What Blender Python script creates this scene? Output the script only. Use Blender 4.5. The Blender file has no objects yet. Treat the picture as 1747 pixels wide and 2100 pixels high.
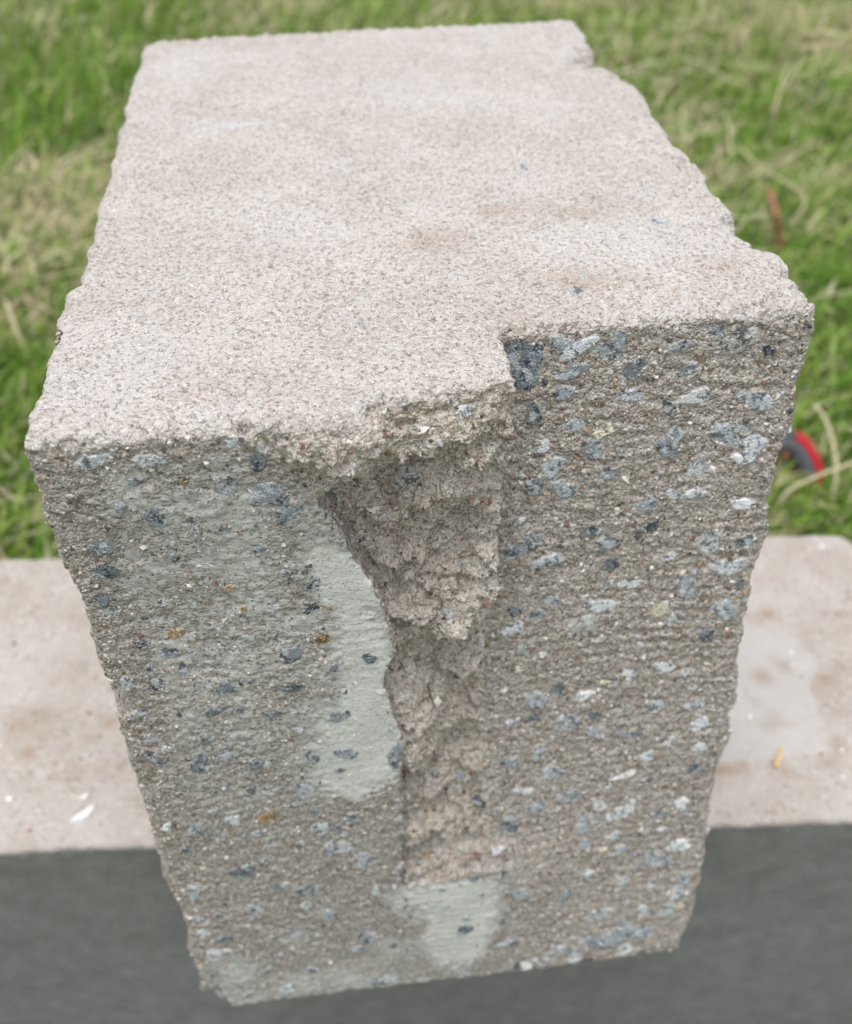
import bpy, math, random
import numpy as np
from mathutils import Vector, Matrix

# ------------------------------------------------------------------ camera, sky, sun, exposure
scene = bpy.context.scene
col = scene.collection
cam_data = bpy.data.cameras.new('camera')
cam = bpy.data.objects.new('camera', cam_data)
col.objects.link(cam)
CAM = Vector((-0.03297, -0.22651, 0.46994))
PITCH, ROLL, YAW = 0.69646, -0.01955, -0.10747
fwd = Vector((-math.sin(YAW)*math.cos(PITCH), math.cos(YAW)*math.cos(PITCH), -math.sin(PITCH)))
right = Vector((math.cos(YAW), math.sin(YAW), 0))
up = right.cross(fwd)
Rr = math.cos(ROLL)*right + math.sin(ROLL)*up
Uu = -math.sin(ROLL)*right + math.cos(ROLL)*up
cam.matrix_world = Matrix(((Rr.x, Uu.x, -fwd.x, CAM.x), (Rr.y, Uu.y, -fwd.y, CAM.y), (Rr.z, Uu.z, -fwd.z, CAM.z), (0, 0, 0, 1)))
cam_data.sensor_fit = 'HORIZONTAL'
cam_data.sensor_width = 36
cam_data.lens = 36*2200/1747
cam_data.clip_start = 0.01
cam_data.clip_end = 2000
cam_data.dof.use_dof = True
cam_data.dof.focus_distance = 0.298
cam_data.dof.aperture_fstop = cam_data.lens/3.3
scene.camera = cam

SUN_EL, SUN_AZ = math.radians(79), math.radians(205)      # azimuth from +y, clockwise seen from above: high, a little towards the camera
world = bpy.data.worlds.new('World')
scene.world = world
world.use_nodes = True
wn = world.node_tree
sky = wn.nodes.new('ShaderNodeTexSky')
sky.sky_type = 'NISHITA'
sky.sun_disc = False
sky.sun_elevation = SUN_EL
sky.sun_rotation = SUN_AZ
sky.air_density = 1.0
sky.dust_density = 2.0
sky.ozone_density = 1.0
hs = wn.nodes.new('ShaderNodeHueSaturation')
hs.inputs['Saturation'].default_value = 0.22               # thin even cloud: a pale, nearly neutral sky
wn.links.new(sky.outputs[0], hs.inputs['Color'])
bgn = wn.nodes['Background']
wn.links.new(hs.outputs[0], bgn.inputs['Color'])
bgn.inputs['Strength'].default_value = 0.15
sun_data = bpy.data.lights.new('sun', 'SUN')
sun_data.energy = 0.75
sun_data.angle = math.radians(22)
sun_data.color = (1.0, 0.96, 0.9)
sun = bpy.data.objects.new('sun', sun_data)
col.objects.link(sun)
sd = Vector((math.sin(SUN_AZ)*math.cos(SUN_EL), math.cos(SUN_AZ)*math.cos(SUN_EL), math.sin(SUN_EL)))
sun.rotation_euler = (-sd).to_track_quat('-Z', 'Y').to_euler()
sun.location = sd*5
scene.view_settings.view_transform = 'Standard'
scene.view_settings.look = 'None'
scene.view_settings.exposure = 1.12
scene.view_settings.gamma = 1.0
scene.view_settings.use_curve_mapping = False

scene.render.engine = 'CYCLES'
scene.cycles.use_denoising = True

rng = np.random.default_rng(7)
random.seed(7)

# ------------------------------------------------------------------ helpers: noise, meshes, materials
TAB = rng.random((64, 64, 64)).astype(np.float32).ravel()
def vnoise(p, scale, seed=0):
    """value noise -1..1 at points p (N,3), feature size 1/scale"""
    q = p.astype(np.float32)*np.float32(scale) + np.float32(seed*17.31 + 200)
    i = np.floor(q).astype(np.int32)
    f = q - i
    f = f*f*(3 - 2*f)
    i &= 63
    j = (i + 1) & 63
    a0, a1, a2 = i[:, 0]*4096, i[:, 1]*64, i[:, 2]
    b0, b1, b2 = j[:, 0]*4096, j[:, 1]*64, j[:, 2]
    fx, fy, fz = f[:, 0], f[:, 1], f[:, 2]
    def ln(u, v, t): return u + (v - u)*t
    c00 = ln(TAB[a0+a1+a2], TAB[b0+a1+a2], fx)
    c10 = ln(TAB[a0+b1+a2], TAB[b0+b1+a2], fx)
    c01 = ln(TAB[a0+a1+b2], TAB[b0+a1+b2], fx)
    c11 = ln(TAB[a0+b1+b2], TAB[b0+b1+b2], fx)
    return ln(ln(c00, c10, fy), ln(c01, c11, fy), fz)*2 - 1
def fbm(p, scale, octaves, seed=0, gain=0.5):
    s, a = 0, 1.0
    for o in range(octaves):
        s = s + a*vnoise(p, scale*2.03**o, seed + 3*o)
        a *= gain
    return s
def sstep(e0, e1, x):
    t = np.clip((x - e0)/(e1 - e0), 0, 1)
    return t*t*(3 - 2*t)
def pts2(a, b, c=0.0):
    """flatten two broadcastable 2-D coordinate arrays to (N,3)"""
    a, b = np.broadcast_arrays(a, b)
    return np.stack([a.ravel(), np.full(a.size, c), b.ravel()], 1), a.shape

def make_mesh(name, V, faces, n, smooth=True):
    """faces: (M,n) int array"""
    me = bpy.data.meshes.new(name)
    M = len(faces)
    me.vertices.add(len(V))
    me.vertices.foreach_set('co', np.ascontiguousarray(V, np.float32).ravel())
    me.loops.add(M*n)
    me.loops.foreach_set('vertex_index', np.ascontiguousarray(faces, np.int32).ravel())
    me.polygons.add(M)
    me.polygons.foreach_set('loop_start', np.arange(0, M*n, n, dtype=np.int32))
    me.polygons.foreach_set('use_smooth', np.full(M, smooth, bool))
    me.update(calc_edges=True)
    return me
def set_attr(me, name, arr):
    if arr.ndim == 1:
        a = me.attributes.new(name, 'FLOAT', 'POINT')
        a.data.foreach_set('value', arr.astype(np.float32))
    else:
        a = me.attributes.new(name, 'FLOAT_COLOR', 'POINT')
        c = np.ones((len(arr), 4), np.float32)
        c[:, :3] = arr
        a.data.foreach_set('color', c.ravel())
def obj(name, me, mat=None, parent=None, loc=(0, 0, 0)):
    o = bpy.data.objects.new(name, me)
    col.objects.link(o)
    o.location = loc
    if parent is not None:
        o.parent = parent
    if mat is not None and not me.materials:
        me.materials.append(mat)
    return o
def tag(o, label=None, cat=None, group=None, kind=None):
    if label: o['label'] = label
    if cat: o['category'] = cat
    if group: o['group'] = group
    if kind: o['kind'] = kind
    return o

def surface_nets(F, xs, ys, zs):
    """zero surface of F (negative inside) on a rectilinear grid -> verts (N,3), quads (M,4)"""
    S = F < 0
    c = np.zeros(tuple(n - 1 for n in S.shape), np.uint8)
    for a in (0, 1):
        for b in (0, 1):
            for d in (0, 1):
                c += S[a:a+c.shape[0], b:b+c.shape[1], d:d+c.shape[2]]
    act = (c > 0) & (c < 8)
    idx = np.argwhere(act).astype(np.int32)
    vid = np.full(act.shape, -1, np.int32)
    vid[act] = np.arange(len(idx), dtype=np.int32)
    acc = np.zeros((len(idx), 3), np.float32)
    cnt = np.zeros(len(idx), np.float32)
    corners = [(a, b, d) for a in (0, 1) for b in (0, 1) for d in (0, 1)]
    val = {k: F[idx[:, 0]+k[0], idx[:, 1]+k[1], idx[:, 2]+k[2]] for k in corners}
    for k in corners:
        for ax in range(3):
            if k[ax]: continue
            m = list(k); m[ax] = 1; m = tuple(m)
            fa, fb = val[k], val[m]
            x = (fa < 0) != (fb < 0)
            t = np.where(x, fa/np.where(x, fa - fb, 1), 0)
            for e in range(3):
                acc[:, e] += np.where(x, (t if e == ax else k[e]), 0)
            cnt += x
    acc /= cnt[:, None]
    V = np.empty_like(acc)
    for e, g in enumerate((xs, ys, zs)):
        i = idx[:, e]
        V[:, e] = g[i] + acc[:, e]*(g[i+1] - g[i])
    Q = []
    for ax in range(3):
        o1, o2 = [(1, 2), (2, 0), (0, 1)][ax]
        lo = [slice(None)]*3; hi = [slice(None)]*3
        lo[ax] = slice(0, -1); hi[ax] = slice(1, None)
        sa, sb = S[tuple(lo)], S[tuple(hi)]
        e = np.argwhere(sa != sb)
        ok = (e[:, o1] > 0) & (e[:, o2] > 0) & (e[:, o1] < S.shape[o1]-1) & (e[:, o2] < S.shape[o2]-1)
        e = e[ok]
        ins = sa[e[:, 0], e[:, 1], e[:, 2]]
        def cell(d1, d2):
            f = e.copy(); f[:, o1] -= d1; f[:, o2] -= d2
            return vid[f[:, 0], f[:, 1], f[:, 2]]
        q = np.stack([cell(1, 1), cell(0, 1), cell(0, 0), cell(1, 0)], 1)
        q[~ins] = q[~ins][:, ::-1]
        Q.append(q)
    return V, np.concatenate(Q)

class NT:
    """tiny node-tree builder"""
    def __init__(s, name):
        s.m = bpy.data.materials.new(name); s.m.use_nodes = True
        s.t = s.m.node_tree; s.b = s.t.nodes['Principled BSDF']
        s.b.inputs['Specular IOR Level'].default_value = 0.2
    def put(s, v, sock):
        if isinstance(v, bpy.types.NodeSocket): s.t.links.new(v, sock)
        else: sock.default_value = v
    def node(s, ty, ins={}, **kw):
        n = s.t.nodes.new(ty)
        for k, v in kw.items(): setattr(n, k, v)
        for k, v in ins.items(): s.put(v, n.inputs[k])
        return n
    def attr(s, name, out='Fac'):
        return s.node('ShaderNodeAttribute', attribute_name=name).outputs[out]
    def coord(s): return s.node('ShaderNodeTexCoord').outputs['Object']
    def noise(s, vec, scale, detail=2, rough=0.5, out='Fac'):
        return s.node('ShaderNodeTexNoise', {'Vector': vec, 'Scale': scale, 'Detail': detail, 'Roughness': rough}).outputs[out]
    def voro(s, vec, scale, feature='F1', out='Distance'):
        return s.node('ShaderNodeTexVoronoi', {'Vector': vec, 'Scale': scale}, feature=feature).outputs[out]
    def math(s, op, a, b=0.0, c=0.0):
        n = s.node('ShaderNodeMath', operation=op)
        for i, v in enumerate((a, b, c)): s.put(v, n.inputs[i])
        return n.outputs[0]
    def ramp(s, fac, stops, interp='LINEAR'):
        n = s.node('ShaderNodeValToRGB', {'Fac': fac}); r = n.color_ramp; r.interpolation = interp
        while len(r.elements) < len(stops): r.elements.new(0.5)
        for e, (p, c) in zip(r.elements, stops):
            e.position = p; e.color = (*c, 1) if len(c) == 3 else c
        return n.outputs['Color']
    def mapr(s, v, a, b, c=0.0, d=1.0):
        n = s.node('ShaderNodeMapRange', {'Value': v, 'From Min': a, 'From Max': b, 'To Min': c, 'To Max': d}, interpolation_type='SMOOTHSTEP')
        return n.outputs[0]
    def mix(s, fac, a, b, blend='MIX'):
        n = s.node('ShaderNodeMix', data_type='RGBA', blend_type=blend)
        s.put(fac, n.inputs[0])
        for v, i in ((a, 6), (b, 7)):
            if isinstance(v, tuple) and len(v) == 3: v = (*v, 1)
            s.put(v, n.inputs[i])
        return n.outputs[2]
    def stretch(s, vec, sx, sy, sz, rot=(0, 0, 0)):
        return s.node('ShaderNodeMapping', {'Vector': vec, 'Scale': (sx, sy, sz), 'Rotation': rot}).outputs[0]
    def bump(s, h, dist, strength=1.0, normal=None):
        ins = {'Height': h, 'Distance': dist, 'Strength': strength}
        n = s.node('ShaderNodeBump', ins)
        if normal is not None: s.put(normal, n.inputs['Normal'])
        return n.outputs[0]
    def done(s, color, rough=0.9, normal=None):
        s.put(color if isinstance(color, bpy.types.NodeSocket) else (*color, 1), s.b.inputs['Base Color'])
        s.put(rough, s.b.inputs['Roughness'])
        if normal is not None: s.put(normal, s.b.inputs['Normal'])
        return s.m

# ------------------------------------------------------------------ the ground
GZ = -0.225
n = NT('soil')
c0 = n.coord()
gcol = n.mix(n.mapr(n.noise(c0, 9, 4), 0.35, 0.65), (0.07, 0.11, 0.025), (0.16, 0.15, 0.07))
M_SOIL = n.done(gcol, 0.95, n.bump(n.noise(c0, 120, 4), 0.01))
gs = 400.0
k = 40
gx = np.sinh(np.linspace(-6, 6, 2*k + 1)); gx = gx/gx[-1]*gs
gv = np.stack(np.meshgrid(gx, gx, indexing='ij'), -1).reshape(-1, 2)
gzv = GZ + 0.012*fbm(np.c_[gv, np.zeros(len(gv))], 1.7, 2, 5)*np.exp(-np.hypot(gv[:, 0], gv[:, 1])/30) - 0.012
nn = 2*k + 1
ii = (np.arange(nn - 1)[:, None]*nn + np.arange(nn - 1)[None]).ravel()
tag(obj('ground', make_mesh('ground', np.c_[gv, gzv], np.stack([ii, ii + nn, ii + nn + 1, ii + 1], 1), 4), M_SOIL), kind='structure')

# ------------------------------------------------------------------ concrete materials
def concrete_material():
    n = NT('broken_concrete')
    c = n.coord()
    film, frac, topm, smooth = n.attr('film'), n.attr('frac'), n.attr('topm'), n.attr('stone')
    # grains of sand: random colour for each cell
    cw = n.mix(0.35, c, n.node('ShaderNodeVectorMath', {0: c, 1: n.noise(c, 900, 2, out='Color')}, operation='ADD').outputs[0]) if False else c
    cell = n.voro(cw, 1000, out='Color')
    cr = n.node('ShaderNodeSeparateColor', {'Color': cell}).outputs
    pal = n.ramp(cr[0], [(0.0, (0.06, 0.057, 0.058)), (0.07, (0.20, 0.115, 0.08)), (0.16, (0.28, 0.205, 0.145)), (0.25, (0.34, 0.305, 0.262)),
                         (0.60, (0.41, 0.375, 0.332)), (0.82, (0.51, 0.478, 0.435)), (0.95, (0.64, 0.61, 0.57))])
    paste = n.mix(n.mapr(n.noise(c, 130, 4, 0.6), 0.3, 0.7), (0.268, 0.243, 0.214), (0.398, 0.372, 0.338))
    front = n.mix(n.mapr(cr[1], 0.25, 0.75, 0.15, 0.8), paste, pal)
    fcol = n.mix(0.4, n.mix(n.mapr(n.noise(c, 60, 4, 0.6), 0.35, 0.65), (0.43, 0.37, 0.298), (0.57, 0.52, 0.455)), pal)
    base = n.mix(frac, front, fcol)
    # weathered upper face: a pale bloom over the same grains
    tp = n.mix(n.mapr(n.noise(c, 34, 5, 0.6), 0.3, 0.72), (0.378, 0.342, 0.31), (0.475, 0.44, 0.405))
    tg = n.ramp(cr[0], [(0.0, (0.20, 0.17, 0.155)), (0.05, (0.33, 0.235, 0.19)), (0.13, (0.41, 0.345, 0.30)), (0.35, (0.45, 0.41, 0.375)), (0.8, (0.55, 0.515, 0.482)), (1.0, (0.62, 0.60, 0.58))])
    tcol = n.mix(0.5, tp, tg)
    tcol = n.mix(n.mapr(n.noise(c, 85, 4, 0.65), 0.56, 0.72, 0, 0.5), tcol, (0.36, 0.33, 0.30))
    tcol = n.mix(n.mapr(n.noise(c, 21, 3, 0.6), 0.5, 0.66, 0, 0.3), tcol, (0.56, 0.54, 0.525))
    tcol = n.mix(n.mapr(n.attr('tan'), 0.0, 1.0, 0.0, 0.55), tcol, (0.33, 0.255, 0.185))
    tcol = n.mix(n.attr('chalk'), tcol, (0.60, 0.63, 0.72))
    base = n.mix(topm, base, tcol)
    # slurry left by the saw: a thin grey-green skin, broken open by flaky pits
    sv = n.stretch(c, 1, 1, 1.9, (0, 0.12, 0))
    flake = n.math('ADD', n.math('MULTIPLY', n.noise(sv, 620, 3, 0.55), 0.85), n.math('MULTIPLY', n.noise(c, 55, 3), 0.6))
    cov = n.mapr(n.math('ADD', film, n.math('SUBTRACT', flake, 0.725)), 0.45, 0.53)
    cov = n.math('MULTIPLY', cov, n.math('SUBTRACT', 1.0, topm))
    thick = n.mix(n.mapr(n.noise(c, 45, 3), 0.3, 0.7), (0.48, 0.488, 0.462), (0.59, 0.60, 0.57))
    thin = n.mix(n.mapr(n.noise(c, 60, 4, 0.65), 0.3, 0.7), (0.325, 0.326, 0.308), (0.43, 0.434, 0.412))
    skin = n.mix(n.mapr(film, 0.58, 0.76), thin, thick)
    leftm = n.mapr(film, 0.24, 0.40)
    base = n.mix(n.math('MULTIPLY', leftm, n.math('MULTIPLY', 0.5, n.math('SUBTRACT', 1.0, topm))), base, n.mix(0.5, base, (0.33, 0.322, 0.295)))
    base = n.mix(n.math('MULTIPLY', cov, 0.85), base, skin)
    # relief finer than the mesh
    grain = n.voro(c, 1000, 'F1')
    fine = n.noise(c, 2600, 2)
    h = n.math('ADD', n.math('MULTIPLY', n.math('SUBTRACT', 1.0, grain), 0.7), n.math('MULTIPLY', fine, 0.4))
    h = n.math('ADD', h, n.math('MULTIPLY', n.noise(c, 600, 2), 0.8))
    h = n.math('SUBTRACT', h, n.math('MULTIPLY', n.mapr(n.noise(c, 780, 2), 0.60, 0.68), 1.2))
    h = n.math('MULTIPLY', h, n.math('SUBTRACT', 1.0, n.math('MULTIPLY', cov, 0.82)))
    h = n.math('ADD', h, n.math('MULTIPLY', cov, 0.9))
    nrm = n.bump(h, n.math('ADD', 0.0014, n.math('MULTIPLY', topm, -0.0003)), 1.0)
    return n.done(base, 0.93, nrm)
M_CONC = concrete_material()

n = NT('sand_grain')
M_GRAIN = n.done(n.attr('col', 'Color'), 0.75)
M_GRAIN.node_tree.nodes['Principled BSDF'].inputs['Specular IOR Level'].default_value = 0.3

n = NT('aggregate_stone')
c = n.node('ShaderNodeNewGeometry').outputs['Position']
oi = n.node('ShaderNodeObjectInfo')
cc = n.node('ShaderNodeVectorMath', {0: c, 1: n.node('ShaderNodeVectorMath', {0: n.node('ShaderNodeCombineXYZ', {'X': oi.outputs['Random'], 'Y': oi.outputs['Random'], 'Z': 0.0}).outputs[0], 'Scale': 3.0}, operation='SCALE').outputs[0]}, operation='ADD').outputs[0]
m1 = n.noise(cc, 300, 5, 0.75)
m2 = n.noise(cc, 230, 4, 0.65)
oc = oi.outputs['Color']
dark = n.mix(1.0, oc, (0.26, 0.27, 0.29), 'MULTIPLY')
pale = n.mix(0.6, oc, (0.70, 0.72, 0.74))
sc_ = n.mix(n.mapr(m1, 0.43, 0.52), dark, oc)
sc_ = n.mix(n.mapr(m2, 0.53, 0.62, 0, 0.75), sc_, pale)
sc_ = n.mix(n.mapr(n.noise(cc, 1100, 2), 0.55, 0.68, 0, 0.6), sc_, pale)
rim = n.attr('rim')
dn = n.math('ADD', n.noise(c, 520, 3, 0.6), n.math('MULTIPLY', n.math('SUBTRACT', 0.50, rim), 0.45))
dustc = n.mix(n.noise(c, 900, 2), (0.30, 0.245, 0.19), (0.52, 0.46, 0.39))
sc_ = n.mix(n.mapr(dn, 0.52, 0.61), sc_, dustc)
M_STONE = n.done(sc_, 0.6, n.bump(n.math('ADD', m1, n.noise(cc, 1500, 2)), 0.0008))
M_STONE.node_tree.nodes['Principled BSDF'].inputs['Specular IOR Level'].default_value = 0.35

# ------------------------------------------------------------------ the broken block: shape
W2, D0, H0 = 0.1075, 0.3246, 0.3160
XB = np.array([(-62, 330), (-54.7, 311.3), (-49.7, 306.2), (-44.7, 300.0), (-39.2, 289.4), (-33.4, 278.2), (-27.4, 262.7), (-21.4, 237.6), (-19.7, 222.0), (-23.0, 203.7), (-18.6, 180.1), (-18.0, 155.0), (-20.0, 83.0), (20.0, 80.5), (24, -20)])/1e3
XR = np.array([(17.6, 330), (17.4, 304.2), (16.3, 286.9), (15.0, 255.9), (14.4, 227.2), (13.6, 191.0), (14.8, 152.4), (17.5, 84.6), (19, -20)])/1e3
CP = np.array([[float(v) for v in t.split()] for t in
    "-55 311 0;-43 308 -2;-33 305 -8;-36 300 -2;-39 293 6;-31 282 11;-24 302 5;-15 308 6;-8 309 7;3 311 9;12 313 12;-4 297 9;-14 285 14;-4 281 8;7 299 8;12 283 14;-18 267 13;-3 260 17;4 254 12;-18 252 10;-4 242 7;10 236 7;-12 227 6;12 251 11;-3 204 19;13 206 20;-12 197 17;-9 192 8;6 183 19;-18 189 4;-4 170 12;6 159 24;12 173 12;-12 162 7;-15 160 3;6 141 17;-4 134 13;-13 133 11;11 124 15;6 102 15;-5 110 8;1 96 4;9 78 12;-13 83 4;15 73 6;-6 68 2;-38 277 9;-27 263 10;-25 248 9;-48 301 4".split(';')])
CP[:, :3] /= 1e3
def left_plane(z): return 0.0053*(1 - z/H0) - 0.0035*sstep(0.24, 0.316, z)
def right_plane(z): return 0.0053 + (0.0334 - 0.0053)*z/H0
def fracture_depth(x, z):
    p, shp = pts2(x, z)
    num = np.zeros(len(p)); den = np.full(len(p), 1e-9)
    for cx_, cz_, dy in CP:
        r2 = ((p[:, 0] - cx_)**2 + (p[:, 2] - cz_)**2)
        w = np.exp(-r2/(2*0.0062**2)) + 1e-4/(1 + r2/1e-4)
        num += w*dy*(1.12 if 0.21 < cz_ < 0.302 and dy > 0.004 else 1.0); den += w
    y = num/den + left_plane(p[:, 2])
    amp = sstep(0.318, 0.300, p[:, 2])*0.6 + 0.4
    y += amp*(0.0026*fbm(p, 70, 3, 3) - 0.0016*(np.abs(vnoise(p, 85, 13)) + 0.5*np.abs(vnoise(p, 190, 15)) - 0.4) + 0.0016*np.abs(vnoise(p, 160, 9)) - 0.0005)
    # angular facets where the paste broke from stone to stone
    fr = np.random.default_rng(5)
    for nf, tilt, lift in ((80, .17, .0009), (260, .26, .0004)):
        fp = np.c_[fr.uniform(-.062, .026, nf), fr.uniform(.06, .322, nf)]
        gr_ = fr.normal(0, tilt, (nf, 2)); gr_[:, 1] = np.abs(gr_[:, 1]); lf = fr.normal(0, lift, nf)
        sel = np.flatnonzero((p[:, 0] > -.064) & (p[:, 0] < .028) & (p[:, 2] > .055))
        wx = p[sel, 0] + 0.0016*vnoise(p[sel], 190, 71); wz = p[sel, 2] + 0.0016*vnoise(p[sel], 190, 72)
        best = np.full(len(sel), 9.0); bi_ = np.zeros(len(sel), int)
        for q in range(nf):
            d_ = (wx - fp[q, 0])**2 + (wz - fp[q, 1])**2
            m_ = d_ < best; best[m_] = d_[m_]; bi_[m_] = q
        ff = lf[bi_] + gr_[bi_, 0]*(wx - fp[bi_, 0]) + gr_[bi_, 1]*(wz - fp[bi_, 1])
        y[sel] += ff*(0.12 + 0.88*sstep(0.306, 0.288, p[sel, 2]))
    # scalloped break: little terraces
    t = p[:, 2]*1000/19 + 1.25*vnoise(p, 40, 21) + 0.4*vnoise(p, 110, 23) - p[:, 0]*13 + 0.35
    m_ = np.mod(t, 1)
    y += (0.0050*np.clip(0.75 + 0.9*vnoise(p, 38, 27), 0.1, 1.4)*sstep(0.318, 0.296, p[:, 2])*(0.62 + 0.38*sstep(0.17, 0.22, p[:, 2])))*(np.minimum(m_, (1 - m_)*6) - 0.43)
    return y.reshape(shp)
def poly_dist(poly, x, z):
    """signed distance to polygon, positive inside"""
    poly = np.array(poly)/1e3
    d = np.full(x.shape, 9.0); ins = np.zeros(x.shape, bool)
    for a, b in zip(poly, np.roll(poly, -1, 0)):
        ab = b - a
        t = np.clip(((x - a[0])*ab[0] + (z - a[1])*ab[1])/(ab@ab), 0, 1)
        d = np.minimum(d, np.hypot(x - a[0] - t*ab[0], z - a[1] - t*ab[1]))
        cr = ((a[1] > z) != (b[1] > z)) & (x < ab[0]*(z - a[1])/np.where(ab[1] == 0, 1e-9, ab[1]) + a[0])
        ins ^= cr
    return np.where(ins, d, -d)
FILM1 = [(-43.3, 272.2), (-32.4, 271.8), (-26.9, 258.7), (-20.7, 235.4), (-18.7, 219.5), (-21.1, 203.4), (-16.7, 182.6), (-17.0, 170.6), (-22.7, 158.8), (-35.5, 143.5), (-41.6, 156.5), (-50, 170.0), (-45, 183), (-40.3, 199.1), (-36.8, 215.4), (-37.9, 233.5), (-39.5, 250.5)]
FILM3 = [(-19.6, 80.1), (-5.9, 84.5), (20.5, 87.6), (22, 55), (16, 22), (-4, 16), (-18, 30)]
FILM2 = [(-19.6, 80.1), (-5.9, 84.5), (20.5, 87.6), (25.5, 61.8), (23.0, 17.3), (4.7, 2.0), (-19.6, -9), (-71.3, -9), (-107.1, 0), (-105.9, 50), (-74.9, 42), (-46.7, 44), (-20.5, 56)]
def film_mask(x, y, z):
    left = ((x < np.interp(z, XB[::-1, 1], XB[::-1, 0]) + 0.0005) & (y < left_plane(z) + 0.004)) | ((z < 0.085) & (x < 0.03))
    f1 = poly_dist(FILM1, x, z); f2 = poly_dist(FILM2, x, z)
    p_ = np.stack([x, y*0, z], 1)
    wv = 0.007*fbm(p_, 60, 3, 44) - 0.001
    m = np.maximum(0.90*sstep(-0.022, 0.012, f1 + wv), np.maximum(0.55*sstep(-0.020, 0.012, f2 + wv), 0.85*sstep(-0.022, 0.013, poly_dist(FILM3, x, z) + wv)))
    upper = 0.11*sstep(0.11, 0.21, z) + 0.415 + 0.02*sstep(0.25, 0.29, z)
    upper = upper - 0.25*sstep(-0.088, -0.104, x) - 0.25*sstep(0.302, 0.312, z)
    return np.where(left, np.clip(np.maximum(m, upper), 0, 1), np.where(x > 0, 0.12, 0.0))

hx, hz = 0.00066, 0.00066
xs = np.arange(-0.1185, 0.119, hx)
ys = [-0.0165]
while ys[-1] < 0.334:
    ys.append(ys[-1] + 0.00062 + 0.0010*min(1, max(0, (ys[-1] - 0.045)/0.2)))
ys = np.array(ys)
zs = np.concatenate([np.arange(-0.004, 0.125, 0.001), np.arange(0.125, 0.3225, hz)])
X2, Z2 = np.meshgrid(xs, zs, indexing='ij')
p2, shp2 = pts2(X2, Z2)
jag = (0.0022*fbm(p2, 55, 3, 31) + 0.0012*vnoise(p2, 260, 40)).reshape(shp2)
xb = np.interp(Z2 - 0.22*np.clip(X2 + 0.02, 0, 0.06)*(Z2 < 0.1), XB[::-1, 1], XB[::-1, 0]) + jag*0.7
xr = np.interp(Z2, XR[::-1, 1], XR[::-1, 0]) - 0.001 + (jag*0.8 + (0.0018*vnoise(p2, 28, 36)).reshape(shp2))*(0.25 + 0.75*sstep(0.30, 0.27, Z2))
lines = ((0.00020*np.clip(0.5 + 0.9*vnoise(p2, 30, 55).reshape(shp2), 0, 1))*np.sin((Z2*1000 - X2*1000*0.10 + 9*(X2*10)**2 + 3.4*vnoise(p2, 45, 50).reshape(shp2))*2*math.pi/4.6)
         + 0.00022*vnoise(p2*np.array([0.35, 1, 1]), 420, 52).reshape(shp2))
yL = left_plane(Z2) + 0.0006*fbm(p2, 22, 2, 60).reshape(shp2) + 0.45*lines
yR = left_plane(Z2) + (right_plane(Z2) - left_plane(Z2))*np.where(Z2 < 0.1, 1 - (1 - sstep(0.012, 0.07, X2))*sstep(0.1, 0.07, Z2), 1) + 0.0007*fbm(p2, 22, 2, 61).reshape(shp2) + lines
yB = fracture_depth(X2, Z2)
yB = np.where(X2 < xb - 0.002, np.maximum(yB, yL + 0.0015), yB)
yB = np.where(Z2 < 0.30, np.maximum(yB, yL + 0.0012), yB)
# the rounded granular lip along the broken upper edge
f32 = np.float32
X = xs[:, None, None].astype(f32); Y = ys[None, :, None].astype(f32); Z = zs[None, None, :].astype(f32)
def e(a): return a[:, None, :].astype(f32)
def smax(a, b, r):
    h = np.clip(0.5 + 0.5*(a - b)/r, 0, 1)
    return b + (a - b)*h + r*h*(1 - h)
dR = np.maximum(e(yR) - Y, e(xr) - X - f32(0.002) - f32(1.5)*(Y - e(yR)))
dLf = smax(e(yL) - Y, X - e(xb), f32(0.0015))
dF = np.minimum(dR, dLf); del dR, dLf
dB = smax((e(yB) - Y)*f32(0.85), X - e(xr), f32(0.0015))
np.minimum(dF, dB, out=dF); del dB
# back face, sides and top as height fields with worn, ragged edges
Y2, ZZ2 = np.meshgrid(ys, zs, indexing='ij')
py, shpy = pts2(Y2, ZZ2)
rag = (0.0016*fbm(py, 60, 3, 70) + 0.0008*np.abs(vnoise(py, 240, 74))).reshape(shpy)
ragr = (0.0019*fbm(py, 60, 3, 80) + 0.0008*np.abs(vnoise(py, 240, 84))).reshape(shpy)
xl_ = -W2 - 0.0012 + 0.0034*sstep(0.074, 0.079, Y2) + rag
prof = np.interp(Y2*1e3, [0, 60, 68, 72, 80, 88, 95, 120, 150, 170, 200, 222, 236, 250, 256, 268, 276, 330], [2, 4, 4.5, -1, -4, -2.5, 0.5, 0, 1.5, -0.5, 1, 1.5, 0.5, -2, -9, -8.5, -4, -1])/1e3
xr_ = W2 + ragr - 0.0010*sstep(0.1, 0.3, ZZ2) + prof*sstep(0.25, 0.29, ZZ2)
dx = np.maximum(xl_[None].astype(f32) - X, X - xr_[None].astype(f32))
X3, Y3 = np.meshgrid(xs, ys, indexing='ij')
px = np.stack([X3.ravel(), Y3.ravel(), np.zeros(X3.size)], 1)
Ht = H0 + (0.0005*fbm(px, 24, 3, 90) + 0.00022*fbm(px, 160, 2, 92)).reshape(X3.shape)
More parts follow.
